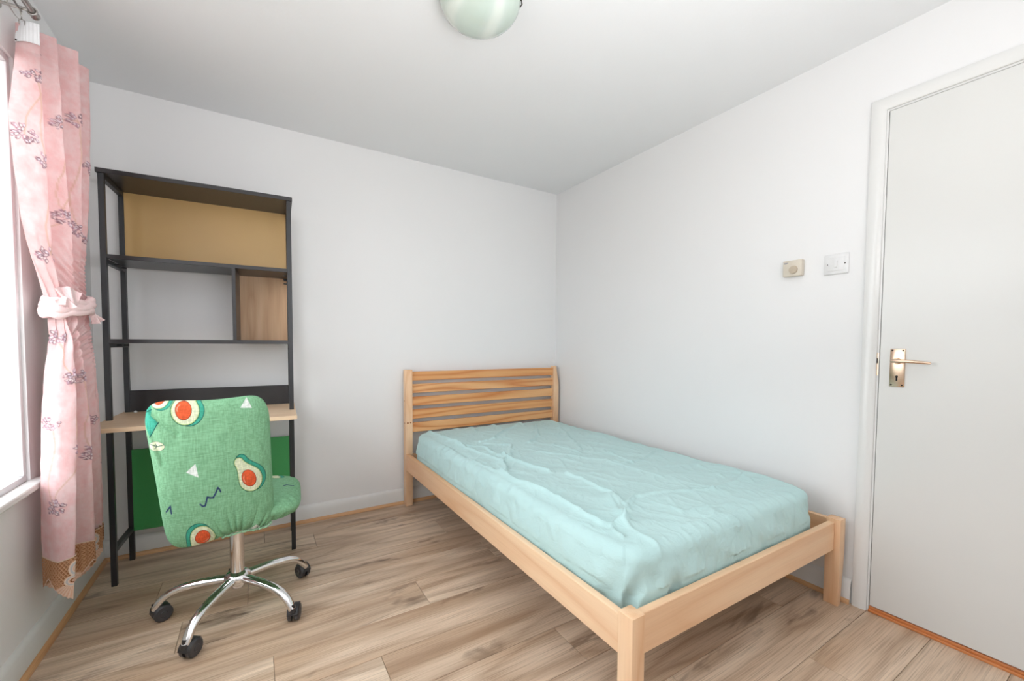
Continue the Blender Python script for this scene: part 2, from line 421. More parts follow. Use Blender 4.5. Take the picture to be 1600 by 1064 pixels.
# door furniture (parts of the door)
pl = B(); pl.box(W-.0085, W-.0015, -2.1945, -2.1495, .922, 1.069, bev=.0025)
plate = pl.done('handle_plate', 'brass', dr, auto=True)
lv = B(); lv.cyl((W-.008, -2.172, 1.021), (W-.020, -2.172, 1.021), .013, .010, 24).cyl((W-.020, -2.172, 1.021), (W-.042, -2.172, 1.021), .008, .008, 20)
lv.tube([(W-.044, -2.164, 1.022), (W-.046, -2.18, 1.0225), (W-.046, -2.21, 1.0225), (W-.045, -2.24, 1.020), (W-.041, -2.262, 1.018), (W-.034, -2.270, 1.017)], [.0085, .010, .0085, .0075, .007, .006], 14, .8)
lv.done('lever_handle', 'brass', dr, auto=True)
for y, z in ((-2.156, 1.062), (-2.188, 1.062), (-2.156, .929), (-2.188, .929)):
    B().cyl((W-.0084, y, z), (W-.0098, y, z), .0032, .0026, 12).done('screw', 'dark_metal', plate)
kh = B(); kh.cyl((W-.0082, -2.172, .961), (W-.0092, -2.172, .961), .0042, .0042, 16).box(W-.0092, W-.0082, -2.1745, -2.1695, .945, .960)
kh.done('keyhole', 'keyhole', plate)
box('strike_plate', (W-.0025, W-.0009, -2.1135, -2.1052, .962, 1.052), 'brass', tl)
box('strike_slot', (W-.0030, W-.0020, -2.1115, -2.1072, 1.010, 1.030), 'keyhole', tl)

# ================================================================== WALL FITTINGS
sw = empty('light_switch', (W, -1.9595, 1.4265))
tag(sw, 'white square light switch with one small rocker beside the door frame', 'light switch')
f = B().box(-.0075, -.0002, -.0445, .0445, -.0425, .0425, bev=.0028).box(-.0095, -.006, -.030, .030, -.028, .028, bev=.0015).done('face_plate', 'plastic_white', sw, auto=True)
B().box(-.0128, -.008, -.0065, .0065, -.0135, .0135, bev=.0015).done('rocker', 'plastic_white', sw, auto=True)
for y in (-.0335+.003, .0335-.003):
    B().cyl((-.007, y, 0), (-.0088, y, 0), .0032, .0028, 12).done('screw', 'dark_metal', sw)
ts = empty('thermostat', (W, -1.7965, 1.4315))
tag(ts, 'small cream room thermostat box with a round dial, left of the light switch', 'thermostat')
B().box(-.0265, -.0002, -.040, .040, -.0365, .0365, bev=.004).done('casing', 'plastic_cream', ts, auto=True)
B().cyl((-.0262, -.006, -.008), (-.0335, -.006, -.008), .0185, .0165, 32).cyl((-.0335, -.006, -.008), (-.0345, -.006, -.008), .012, .0115, 24).done('dial', 'dial', ts, auto=True)
for y0, y1, z in ((.017, .034, .025), (.020, .033, .021)):
    B().box(-.0268, -.0264, y0, y1, z, z+.0022).done('printed_mark', 'ink', ts)

# ceiling lamp: glass bowl held by three clips
lc = Vector((1.36, -1.405, H))
lamp = empty('ceiling_light', lc); tag(lamp, 'round pale green glass bowl light fixed flush to the ceiling', 'ceiling light')
prof = [(.128, -.012), (.140, -.016), (.1425, -.022), (.139, -.034), (.129, -.052), (.112, -.069), (.088, -.084), (.058, -.094), (.028, -.099), (0, -.1005)]
B().lathe(prof, seg=64).done('glass_bowl', 'lamp_glass', lamp, smooth=True)
B().lathe([(0, -.0002), (.125, -.0002), (.128, -.004), (.128, -.018), (.120, -.020), (0, -.020)], seg=48).done('base_plate', 'plastic_white', lamp, auto=True)
for a in (-30, 90, 205):
    ca, sa = math.cos(math.radians(a)), math.sin(math.radians(a))
    B().tube([(ca*.127, sa*.127, -.008), (ca*.146, sa*.146, -.010), (ca*.1475, sa*.1475, -.024), (ca*.141, sa*.141, -.032)], .0028, 8).done('clip', 'dark_metal', lamp, smooth=True)

# ================================================================== BED
bed = empty('bed_frame', (1.497, -.033, 0), math.radians(-.25))
tag(bed, 'pale pine double bed frame with slatted headboard in the corner', 'bed')
BW, BL = 1.258, 2.000             # outside width and length, local: x right, y towards the wall (negative = foot)
def post(name, x0, x1, y0, y1, z1, facet, side, mat='pine_z'):
    """square post; one outer corner is cut by a long tapering facet (top of head posts, foot of foot posts)"""
    z0 = 0.0; e = .0022
    b = B(); xo, xi = (x0, x1) if side < 0 else (x1, x0)   # xo: outer x
    if facet == 'top': za, zb, cx, cy = z1-.145, z1, .036*(-side), .034
    else: za, zb, cx, cy = .215, 0.0, .024*(-side), .026
    A = Vector((xo, y0, za)); Bx = Vector((xo+cx, y0, zb)); By = Vector((xo, y0+cy, zb))
    # ring at far end, ring at za, ring at zb
    far = z0 if facet == 'top' else z1
    V = [(xo, y0, far), (xi, y0, far), (xi, y1, far), (xo, y1, far), tuple(A), tuple(Bx), (xi, y0, zb), (xi, y1, zb), (xo, y1, zb), tuple(By)]
    F = [(0, 1, 2, 3), (5, 6, 7, 8, 9), (4, 5, 9), (0, 4, 5, 6, 1), (1, 6, 7, 2), (2, 7, 8, 3), (3, 8, 9, 4, 0)]
    b.poly(V, F); bmesh.ops.recalc_face_normals(b.b, faces=b.b.faces)
    bmesh.ops.bevel(b.b, geom=b.b.edges[:], offset=e, segments=2, affect='EDGES', profile=.5)
    return b.done(name, mat, bed, auto=True)
PW, PD = .047, .050
post('headboard_post', 0, PW, -PD, 0, .905, 'top', -1)
post('headboard_post', BW-PW, BW, -PD, 0, .905, 'top', 1)
post('leg', 0, PW+.001, -BL, -BL+PD+.002, .362, 'bottom', -1)
post('leg', BW-PW-.001, BW, -BL, -BL+PD+.002, .362, 'bottom', 1)
kn_mat = plain('pine_knot', srgb(150, 84, 40), .45, nscale=200, var=.3)
for kx, ky, kz, kr, nx_, ny_ in ((.014, -PD, .555, .0065, 0, -1), (.033, -PD, .556, .005, 0, -1), (0, -.030, .552, .006, -1, 0), (.012, -PD, .325, .005, 0, -1), (.030, -PD, .327, .0055, 0, -1), (0, -.022, .70, .006, -1, 0)):
    B().cyl((kx-nx_*.001, ky-ny_*.001, kz), (kx+nx_*.0004, ky+ny_*.0004, kz), kr, kr*.9, 18).done('knot', kn_mat, bed)
for z0, z1 in ((.832, .892), (.749, .809), (.664, .724), (.577, .639), (.488, .551)):
    box('headboard_slat', (PW, BW-PW, -.034, -.014, z0, z1), 'pine_slat', bed, .003)
box('head_rail', (PW, BW-PW, -.036, -.012, .24, .34), 'pine_x', bed, .003)
box('side_rail', (.0015, .0255, -BL+PD+.002, -PD, .240, .351), 'pine_y', bed, .003)
box('side_rail', (BW-.0255, BW-.0015, -BL+PD+.002, -PD, .240, .351), 'pine_y', bed, .003)
box('foot_rail', (PW+.001, BW-PW-.001, -BL+.020, -BL+.044, .232, .349), 'pine_x', bed, .003)
for k in range(12):
    y = -.12-k*.158
    box('bed_slat', (.0255, BW-.0255, y-.07, y, .262, .280), 'pine_x', bed, .002)

# mattress with its fitted sheet
CREASES = [
(9, 14, [(1.608, -1.149), (1.6, -1.294), (1.641, -1.429), (1.632, -1.579), (1.624, -1.675), (1.626, -1.78), (1.654, -1.794), (1.716, -1.791)]),
(7, 12, [(1.764, -0.897), (1.757, -1.061), (1.778, -1.164), (1.799, -1.26)]),
(6, 14, [(1.846, -1.314), (1.86, -1.424), (1.851, -1.51), (1.855, -1.586), (1.805, -1.699)]),
(6, 12, [(1.64, -0.145), (1.658, -0.643), (1.686, -0.834), (1.704, -0.999), (1.639, -1.139)]),
(5, 10, [(1.667, -0.271), (1.658, -0.6), (1.757, -0.7), (1.735, -0.881), (1.792, -0.914)]),
(6, 14, [(1.785, -0.586), (1.897, -0.556), (2.063, -0.387), (2.301, -0.206)]),
(6, 16, [(2.401, -0.263), (2.206, -0.581), (2.027, -0.748)]),
(4, 16, [(2.488, -0.448), (2.312, -0.796), (2.201, -0.998)]),
(4, 12, [(2.116, -0.866), (2.137, -1.059)]),
(4, 14, [(2.296, -1.132), (2.247, -1.332)]),
(4, 14, [(1.791, -0.634), (1.905, -0.744), (1.776, -0.94), (1.691, -0.991)]),
(5, 16, [(1.536, -1.638), (1.55, -1.791), (1.571, -1.853)]),
(5, 14, [(1.711, -1.788), (1.791, -1.69), (1.836, -1.605)]),
(4, 8, [(1.639, -1.802), (1.617, -1.868)]),
(6, 16, [(1.704, -1.796), (1.792, -1.721), (1.891, -1.665), (2.009, -1.678), (2.247, -1.77)]),
(5, 14, [(2.247, -1.77), (2.393, -1.751), (2.548, -1.726)]),
(4, 12, [(1.704, -1.796), (1.778, -1.673), (1.828, -1.594)]),
(4, 14, [(2.21, -1.328), (2.366, -1.305), (2.6, -1.2)]),
(3, 14, [(2.156, -1.26), (2.179, -1.381), (2.199, -1.552)]),
(3, 12, [(2.362, -1.453), (2.52, -1.51), (2.437, -1.692)]),
(4, 12, [(2.574, -1.678), (2.498, -1.786)]),
(4, 14, [(1.694, -1.806), (1.667, -1.898), (1.685, -1.964)]),
(3, 12, [(1.919, -1.736), (1.943, -1.849), (2.182, -1.891)]),
(3, 12, [(1.851, -1.916), (1.963, -1.933), (2.085, -1.895)]),
(5, 18, [(1.56, -.35), (1.575, -.8), (1.60, -1.15)]),
(4, 16, [(1.95, -.95), (2.1, -1.15), (2.2, -1.30)]),
(4, 16, [(1.9, -.3), (1.95, -.15)]), (4, 14, [(2.1, -.3), (2.12, -.13)]), (4, 14, [(2.3, -.28), (2.36, -.13)]),
]
def crease_field(x, y):
    z = np.zeros(x.shape)
    wx = x+.006*vnoise(x*30, y*30, 3); wy = y+.006*vnoise(x*30+9, y*30, 4)
    for h, w, L in CREASES:
        d = seg_dist(wx, wy, L); w1 = w*.00062
        z += h*.0016*(np.exp(-(d/w1)**2)+.45*np.exp(-(d/(w1*3.4))**2))
        dd = seg_dist(wx, wy, [(a+.019, b) for a, b in L]); z -= h*.00055*np.exp(-(dd/(w1*1.9))**2)
    z += .0045*vnoise(x*5, y*4, 11)+.0030*vnoise(x*14+y*5, y*11, 12)
    qx = x+.03*vnoise(x*7, y*7, 15); qy = y+.03*vnoise(x*7+3, y*7, 16)
    rid = lambda a, b, s_: (1-np.abs(vnoise(a, b, s_)))**5
    z += .0035*rid(qx*9+qy*4, qy*5-qx*2, 13)+.0028*rid(qx*13-qy*9, qy*9+qx*8, 17)+.0014*rid(qx*30+qy*10, qy*24-qx*8, 18)
    return z
def make_mattress():
    X0, X1, Y0, Y1, ZT = 1.533, 2.664, -1.976, -.100, .484
    cx, cy, a, b = (X0+X1)/2, (Y0+Y1)/2, (X1-X0)/2, (Y1-Y0)/2
    root = empty('mattress', (cx, cy, .281))
    tag(root, 'mattress in a crumpled mint green fitted sheet lying on the pine bed', 'mattress')
    off = np.array([cx, cy, .281])
    r = .045; n = 20.0
    N = 281
    # top: squircle grid inset by r
    s = np.linspace(-1, 1, N); uu, vv = np.meshgrid(s, s)
    mm = np.maximum(np.abs(uu), np.abs(vv)); den = (np.abs(uu)**n+np.abs(vv)**n)**(1/n); k = np.where(den > 0, mm/np.maximum(den, 1e-9), 1)
    def zfun(x, y):
        z = ZT+crease_field(x, y)+.010*(1-((x-cx)/a)**2)*(1-((y-cy)/b)**4)
        z += .010*np.exp(-((y+.35)/.35)**2)*np.exp(-((x-1.75)/.45)**2)     # puffed up by the headboard
        z -= .010*smooth(y, -.25, -.10)*0
        return z
    TX = cx+uu*k*(a-r); TY = cy+vv*k*(b-r)
    top = np.stack([TX, TY, zfun(TX, TY)], -1)
    # skirt rings from the border of that grid
    idx = [(0, j) for j in range(N)]+[(i, N-1) for i in range(1, N)]+[(N-1, j) for j in range(N-2, -1, -1)]+[(i, 0) for i in range(N-2, 0, -1)]
    bi = np.array([q[0] for q in idx]); bj = np.array([q[1] for q in idx])
    bp = top[bi, bj]
    lx = (bp[:, 0]-cx)/(a-r); ly = (bp[:, 1]-cy)/(b-r)
    nx = np.sign(lx)*np.abs(lx)**9; ny = np.sign(ly)*np.abs(ly)**9; nl = np.hypot(nx, ny); nx /= nl; ny /= nl
    S = np.cumsum(np.hypot(np.diff(bp[:, 0], prepend=bp[0, 0]), np.diff(bp[:, 1], prepend=bp[0, 1])))
    foot = smooth(-bp[:, 1], 1.88, 1.92)*1.0; left = smooth(-bp[:, 0], -1.62, -1.59)
    corner = np.exp(-((bp[:, 0]-1.60)**2+(bp[:, 1]+1.93)**2)/.10**2)+1.1*np.exp(-((bp[:, 0]-2.62)**2+(bp[:, 1]+1.93)**2)/.06**2)
    rings = [bp]; wts = np.linspace(0, 1, 34)
    prof = [(r*math.sin(q), r*(1-math.cos(q))) for q in np.linspace(.12, PI/2, 9)]
    depth = .190
    for q in np.linspace(.05, 1, 26):
        bulge = .010*math.sin(q*PI)
        prof.append((r+bulge-.030*smooth(np.array(q), .88, 1.0), r+(depth-r)*q))
    prev = bp.copy(); tan = np.arctan2(ny, nx)
    for h, v in prof:
        q = v/depth
        # vertical pleats and diagonal drag folds
        pl_ = .0045*np.sin(S*95+2*np.sin(S*17)+4*q)*foot*smooth(np.array(q), .15, .7)*(.25+corner)
        pl_ += .0032*vnoise(S*22+q*2.0, np.full(S.shape, q*2.2), 21)+.0022*vnoise(S*60-q*5, np.full(S.shape, q*3.0), 22)*(.5+foot)
        pl_ += .013*corner*np.sin(S*46+q*6)*smooth(np.array(q), .1, .8)
        pl_ += .004*left*(1-np.abs(vnoise(S*11+q*1.4, np.full(S.shape, q*1.1+.3), 24)))**4+.003*left*vnoise(S*30-q*3, np.full(S.shape, q*4.0), 25)
        pl_ += .005*foot*np.sin(S*26-q*7)*np.exp(-((q-.55)/.3)**2)
        hh = h+pl_
        hh = np.where(bp[:, 2]-v < .372, np.minimum(hh, r+.0085), hh)
        zz = bp[:, 2]-v*(1+.02*np.sin(S*9))
        rings.append(np.stack([bp[:, 0]+nx*hh, bp[:, 1]+ny*hh, zz], -1))
    # underside hem
    last = rings[-1]; rings.append(np.stack([last[:, 0]-nx*.05, last[:, 1]-ny*.05, last[:, 2]-.002], -1))
    rings = np.array(rings)
    # join both in one mesh
    me = bpy.data.meshes.new('fitted_sheet')
    tv = top.reshape(-1, 3); i = np.arange(N*N).reshape(N, N)
    f1 = np.stack([i[:-1, :-1], i[:-1, 1:], i[1:, 1:], i[1:, :-1]], -1).reshape(-1, 4)
    R, C = rings.shape[:2]; base = len(tv)
    ri = np.arange((R-1)*C).reshape(R-1, C)+base; ri = np.vstack([i[bi, bj][None, :], ri])
    rn = np.roll(ri, -1, 1)
    f2 = np.stack([ri[:-1], ri[1:], rn[1:], rn[:-1]], -1).reshape(-1, 4)
    vs = np.vstack([tv, rings[1:].reshape(-1, 3)])-off; f = np.vstack([f1, f2])
    me.vertices.add(len(vs)); me.vertices.foreach_set('co', vs.reshape(-1).astype(np.float32))
    me.loops.add(f.size); me.loops.foreach_set('vertex_index', f.reshape(-1).astype(np.int32))
    me.polygons.add(len(f)); me.polygons.foreach_set('loop_start', (np.arange(len(f))*4).astype(np.int32)); me.polygons.foreach_set('loop_total', np.full(len(f), 4, np.int32))
    me.update(calc_edges=True); me.validate()
    link('fitted_sheet', me, 'sheet', root, True)
    B().box(X0+.07-cx, X1-.07-cx, Y0+.07-cy, Y1-.07-cy, .0, ZT-.281-.03, bev=.03).done('mattress_core', 'mattress', root, auto=True)
make_mattress()

# ================================================================== DESK WITH SHELVES
dk = empty('shelf_desk', (.107, -.322, 0), math.radians(-2.5))
tag(dk, 'tall black steel framed desk with shelves above an oak desktop, beside the curtain', 'desk')
UW, UD, TU = .722, .275, .020
for x in (0, UW-TU):
    for y in (0, UD-TU): box('post', (x, x+TU, y, y+TU, 0, 1.792), 'black_steel', dk, .0012)
    for z in (1.772, 1.4145, 1.0515, .6965, .146):
        box('side_rail', (x, x+TU, TU, UD-TU, z, z+.020), 'black_steel', dk, .001)
box('top_shelf', (-.006, UW+.006, -.006, UD+.004, 1.792, 1.811), 'black', dk, .001)
for z in (1.4345, 1.0715): box('shelf', (TU, UW-TU, .001, UD-.014, z, z+.018), 'black', dk, .001)
box('back_panel', (TU, UW-TU, UD-.014, UD-.006, 1.4525, 1.792), 'tan', dk)['label'] = 'tan board closing the back of the top shelf'
box('divider', (.466, .481, .001, UD-.014, 1.0895, 1.4345), 'black', dk, .001)
box('back_panel', (.481, UW-TU, UD-.020, UD-.008, 1.0895, 1.4345), 'oak_panel', dk)['label'] = 'wood grain board closing the right hand compartment'
box('desk_upstand', (TU, UW-TU, UD-.020, UD-.004, .735, .840), 'black', dk, .001)
box('desktop', (-.010, UW+.008, -.215, UD+.004, .717, .735), 'oak_desk', dk, .0015)
box('back_panel', (TU, UW-TU, UD-.018, UD-.006, .145, .548), 'green_panel', dk)['label'] = 'green board below the desktop'
for z, x in ((1.424, TU+.0), (1.424, UW-TU-.018), (1.4, UW-TU-.016), (1.062, TU)):
    for y in (.10 if x < .1 else .06, .20): B().cyl((x, y, z), (x+.018, y, z), .0035, .0035, 10).done('shelf_bolt', 'black_steel', dk)
B().lathe([(0, .7349), (.007, .7349), (.0065, .741), (0, .744)], (.045, .235, 0), 16).done('cable_cap', 'white_cap', dk, smooth=True)

# ================================================================== SWIVEL CHAIR
ch = empty('office_chair', (.588, -.787, 0))
tag(ch, 'armless swivel chair in a green avocado print cover at the desk', 'office chair')
OC = np.array([.588, -.787, 0])
GREEN = np.array(srgb(138, 190, 150)[:3]); CREAM = np.array(srgb(232, 236, 204)[:3]); ORANGE = np.array(srgb(238, 102, 62)[:3])
TEAL = np.array(srgb(72, 172, 148)[:3]); NAVY = np.array(srgb(52, 66, 110)[:3]); WHITE = np.array(srgb(240, 244, 240)[:3]); DTEAL = np.array(srgb(30, 88, 84)[:3])
def put(col, mask, c):
    m = np.clip(mask, 0, 1)[..., None]; col[:] = col*(1-m)+c*m
def fillm(d): return smooth(-d, -1.2, 1.2)           # d < 0 inside, in drawing units
def avocado(col, X, Y, cx, cy, s, ang, pit=(0, .1)):
    """pear shaped half avocado, drawn with signed distances; ang turns it, neck along -y"""
    ca, sa = math.cos(ang), math.sin(ang); x = ((X-cx)*ca+(Y-cy)*sa)/s; y = (-(X-cx)*sa+(Y-cy)*ca)/s
    def pear(x, y, g=0):
        t = np.clip((y+1.35)/1.35, 0, 1); rad = .36+(.86-.36)*smooth(t, 0, 1)     # radius along the spine
        yy = np.clip(y, -1.25, .12); t = np.clip((yy+1.25)/1.37, 0, 1); rad = .34+.52*(t*t*(3-2*t))
        return np.hypot(x, y-yy)-rad-g
    back = pear(x-.22, y-.0, .06); front = pear(x, y)
    put(col, fillm((back-.045)*s), DTEAL); put(col, fillm(back*s), TEAL)
    put(col, fillm((front-.045)*s), DTEAL); put(col, fillm((front)*s), np.array(srgb(186, 214, 140)[:3])); put(col, fillm((front+.05)*s), CREAM)
    px, py = x-pit[0], y-pit[1]; pd = np.hypot(px/.84, py)-.56+py*-.05
    put(col, fillm((pd-.045)*s), np.array(srgb(140, 60, 45)[:3])); put(col, fillm(pd*s), ORANGE)
    hl = np.abs(np.hypot(px+.02, py)-.36)-.025; hl = np.maximum(hl, px+.18); hl = np.maximum(hl, py-.1)
    put(col, fillm(hl*s)*.8, np.array(srgb(255, 190, 165)[:3]))
def tri(col, X, Y, P3, c):
    d = np.full(X.shape, -1e9); A = P3; area = (A[1][0]-A[0][0])*(A[2][1]-A[0][1])-(A[1][1]-A[0][1])*(A[2][0]-A[0][0]); sg = 1 if area > 0 else -1
    for i in range(3):
        (x0, y0), (x1, y1) = A[i], A[(i+1) % 3]; L = math.hypot(x1-x0, y1-y0)
        d = np.maximum(d, -sg*((x1-x0)*(Y-y0)-(y1-y0)*(X-x0))/L)
    put(col, fillm(d), c)
def zig(col, X, Y, L, w, c): put(col, fillm(seg_dist(X, Y, L)-w), c)
def back_print(X, Y, shape):
    col = np.zeros(shape+(3,))+GREEN
    # top left corner: teal skin of a cut off fruit, its cream flesh and orange stone
    for t_ in ([(270, 100), (345, 110), (335, 290)], [(335, 165), (390, 218), (338, 292)], [(270, 100), (350, 80), (350, 190)]): tri(col, X, Y, t_, TEAL)
    zig(col, X, Y, [(290, 178), (352, 150)], 2.5, DTEAL); zig(col, X, Y, [(335, 292), (390, 216)], 2.5, DTEAL)
    avocado(col, X, Y, 392, 84, 62, .25, (0, .05))
    avocado(col, X, Y, 532, 142, 88, -.10, (-.10, .05))
    avocado(col, X, Y, 884, 524, 84, -.62, (-.06, -.02))
    avocado(col, X, Y, 598, 858, 82, PI+.5, (.0, .08))
    # leaf
    lf = np.hypot((X-372)/44, (Y-338)/24)-1; put(col, fillm((lf-.06)*24), DTEAL); put(col, fillm(lf*24), CREAM); zig(col, X, Y, [(338, 328), (372, 340), (412, 330)], 2, DTEAL); zig(col, X, Y, [(362, 325), (372, 340), (360, 350)], 1.5, DTEAL)
    for t in ([(870, 88), (835, 141), (906, 141)], [(582, 433), (530, 478), (597, 507)], [(912, 812), (862, 868), (938, 862)]): tri(col, X, Y, t, WHITE)
    zig(col, X, Y, [(600, 655), (613, 667), (626, 665), (634, 640), (640, 617), (656, 622), (672, 622), (688, 595), (700, 568), (708, 578), (714, 592)], 4.6, NAVY)
    zig(col, X, Y, [(405, 690), (418, 674), (430, 658), (434, 700)], 4.2, NAVY)
    return col
def make_back():
    # four corners of the rear face (world), as u right, v up
    TL = np.array([.337, -.985, .884]); TR = np.array([.706, -.955, .880]); BR = np.array([.722, -.915, .357]); BLc = np.array([.390, -.945, .350])
    NU, NV = 300, 400
    s = np.linspace(-1, 1, NU); t = np.linspace(-1, 1, NV); uu, vv = np.meshgrid(s, t)
    def surf(side):
        n = 7.0
        e = np.sign(uu)*np.sin(np.abs(uu)*PI/2)**.9; g = np.sign(vv)*np.sin(np.abs(vv)*PI/2)**.9
        if side < 0: e, g = uu*1.0, vv*1.0; e = np.sign(e)*(1-(1-np.abs(e))**1.25); g = np.sign(g)*(1-(1-np.abs(g))**1.25)
        else: e = np.sign(uu)*(1-(1-np.abs(uu))**1.25); g = np.sign(vv)*(1-(1-np.abs(vv))**1.25)
        m = np.maximum(np.abs(e), np.abs(g)); den = (np.abs(e)**n+np.abs(g)**n)**(1/n); k = m/np.maximum(den, 1e-9)
        a, b = e*k, g*k
        U, V = (a+1)/2, (b+1)/2
        pos = (TL*(1-U)[..., None]+TR*U[..., None])*V[..., None]+(BLc*(1-U)[..., None]+BR*U[..., None])*(1-V)[..., None]
        th = .030*(1-m**7)**.5*(1-.25*b*0)
        off = np.zeros(pos.shape); nrm = np.array([-.085, -.993, .07]); nrm /= np.linalg.norm(nrm)
        bow = .020*(1-a*a)-.012+.010*np.cos(b*2.0)           # rear face bellies outwards
        X = (290*(1-U)+1010*U)*V+(395*(1-U)+1033*U)*(1-V); Y = (108*(1-U)+72*U)*V+(930*(1-U)+842*U)*(1-V)
        w = np.zeros(uu.shape)
        if side < 0:
            # gathers drawn up by the elastic at the lower edge
            c0, r0 = 790.0, 1.0
            ang = (X-790)/np.maximum(1060-Y, 60)
            w += .011*(np.abs(np.sin(ang*17+.9*np.sin(ang*9)))**.7-.6)*smooth(Y, 660, 840)*smooth(X, 600, 660)*(1-smooth(X, 960, 1010))
            # diagonal pull at the upper left corner
            for L, h in (([(345, 150), (400, 215), (490, 270)], .0055), ([(300, 130), (345, 260), (395, 420)], .003), ([(370, 330), (400, 430)], .0025)):
                w -= h*np.exp(-(seg_dist(X, Y, L)/13)**2); w += h*.6*np.exp(-(seg_dist(X, Y, [(p-22, q+10) for p, q in L])/14)**2)
            w += .0012*vnoise(X/45, Y/60, 31)
        pos = pos + nrm*((bow+side*-1*th+w)[..., None]) if side < 0 else pos + nrm*((bow-th)[..., None])
        # the lower edge is arched up in the middle right, the top dips slightly at the left third
        arch = .020*np.exp(-((X-800)/170)**2)*(1-smooth(V, 0, .10)); pos[..., 2] += arch
        pos[..., 2] += -.006*np.exp(-((X-640)/160)**2)*smooth(V, .92, 1.0)+.006*np.exp(-((X-930)/90)**2)*smooth(V, .92, 1.0)
        # sides drawn in a little at mid height
        pos[..., 0] += .008*np.sin(np.pi*V)*(1-smooth(U, 0, .35))-.004*np.sin(np.pi*V)*smooth(U, .7, 1)
        return pos, X, Y
    pb, X, Y = surf(-1); pf, _, _ = surf(1)
    cb = back_print(X, Y, X.shape); cf = np.zeros(X.shape+(3,))+GREEN
    # weld the two shells
    me = bpy.data.meshes.new('backrest'); R, C = NV, NU
    i = np.arange(R*C).reshape(R, C); j = i+R*C
    j = j.copy(); j[0, :] = i[0, :]; j[-1, :] = i[-1, :]; j[:, 0] = i[:, 0]; j[:, -1] = i[:, -1]
    q = lambda a: np.stack([a[:-1, :-1], a[:-1, 1:], a[1:, 1:], a[1:, :-1]], -1).reshape(-1, 4)
    f = np.vstack([q(i), q(j)[:, ::-1]]); vs = np.vstack([pb.reshape(-1, 3), pf.reshape(-1, 3)])-OC
    cc = np.vstack([cb.reshape(-1, 3), cf.reshape(-1, 3)])
    used = np.zeros(len(vs), bool); used[f.reshape(-1)] = True; rm = np.cumsum(used)-1; vs = vs[used]; cc = cc[used]; f = rm[f]
    me.vertices.add(len(vs)); me.vertices.foreach_set('co', vs.reshape(-1).astype(np.float32))
    me.loops.add(f.size); me.loops.foreach_set('vertex_index', f.reshape(-1).astype(np.int32))
    me.polygons.add(len(f)); me.polygons.foreach_set('loop_start', (np.arange(len(f))*4).astype(np.int32)); me.polygons.foreach_set('loop_total', np.full(len(f), 4, np.int32))
    me.update(calc_edges=True); me.validate()
    at = me.color_attributes.new('Col', 'FLOAT_COLOR', 'POINT'); c4 = np.ones((len(vs), 4), np.float32); c4[:, :3] = cc; at.data.foreach_set('color', c4.reshape(-1))
    br = link('backrest', me, 'chair_fabric', ch, True)
    # ruffled elastic hem along the lower edge
    row = pb[0] if pb[0, :, 2].mean() < pb[-1, :, 2].mean() else pb[-1]
    xr = X[0] if row is pb[0] else X[-1]
    pts = []
    for x in np.linspace(640, 985, 110):
        k_ = int(np.argmin(np.abs(xr-x))); p = row[k_]-OC
        pts.append((p[0], p[1]-.008+.0022*math.sin(x*.55), p[2]-.003+.0018*math.sin(x*.55+1)))
    hm = B().tube(pts, [.0032+.0009*math.sin(i_*1.9) for i_ in range(len(pts))], 6).done('elastic_hem', 'plastic_white', br, smooth=True)
    t = NT('elastic_green'); hm.data.materials.clear(); hm.data.materials.append(t.set(t.mix(t.noise(t.coords(), 300, 2), srgb(120, 180, 135), srgb(190, 225, 195)), .8))
make_back()
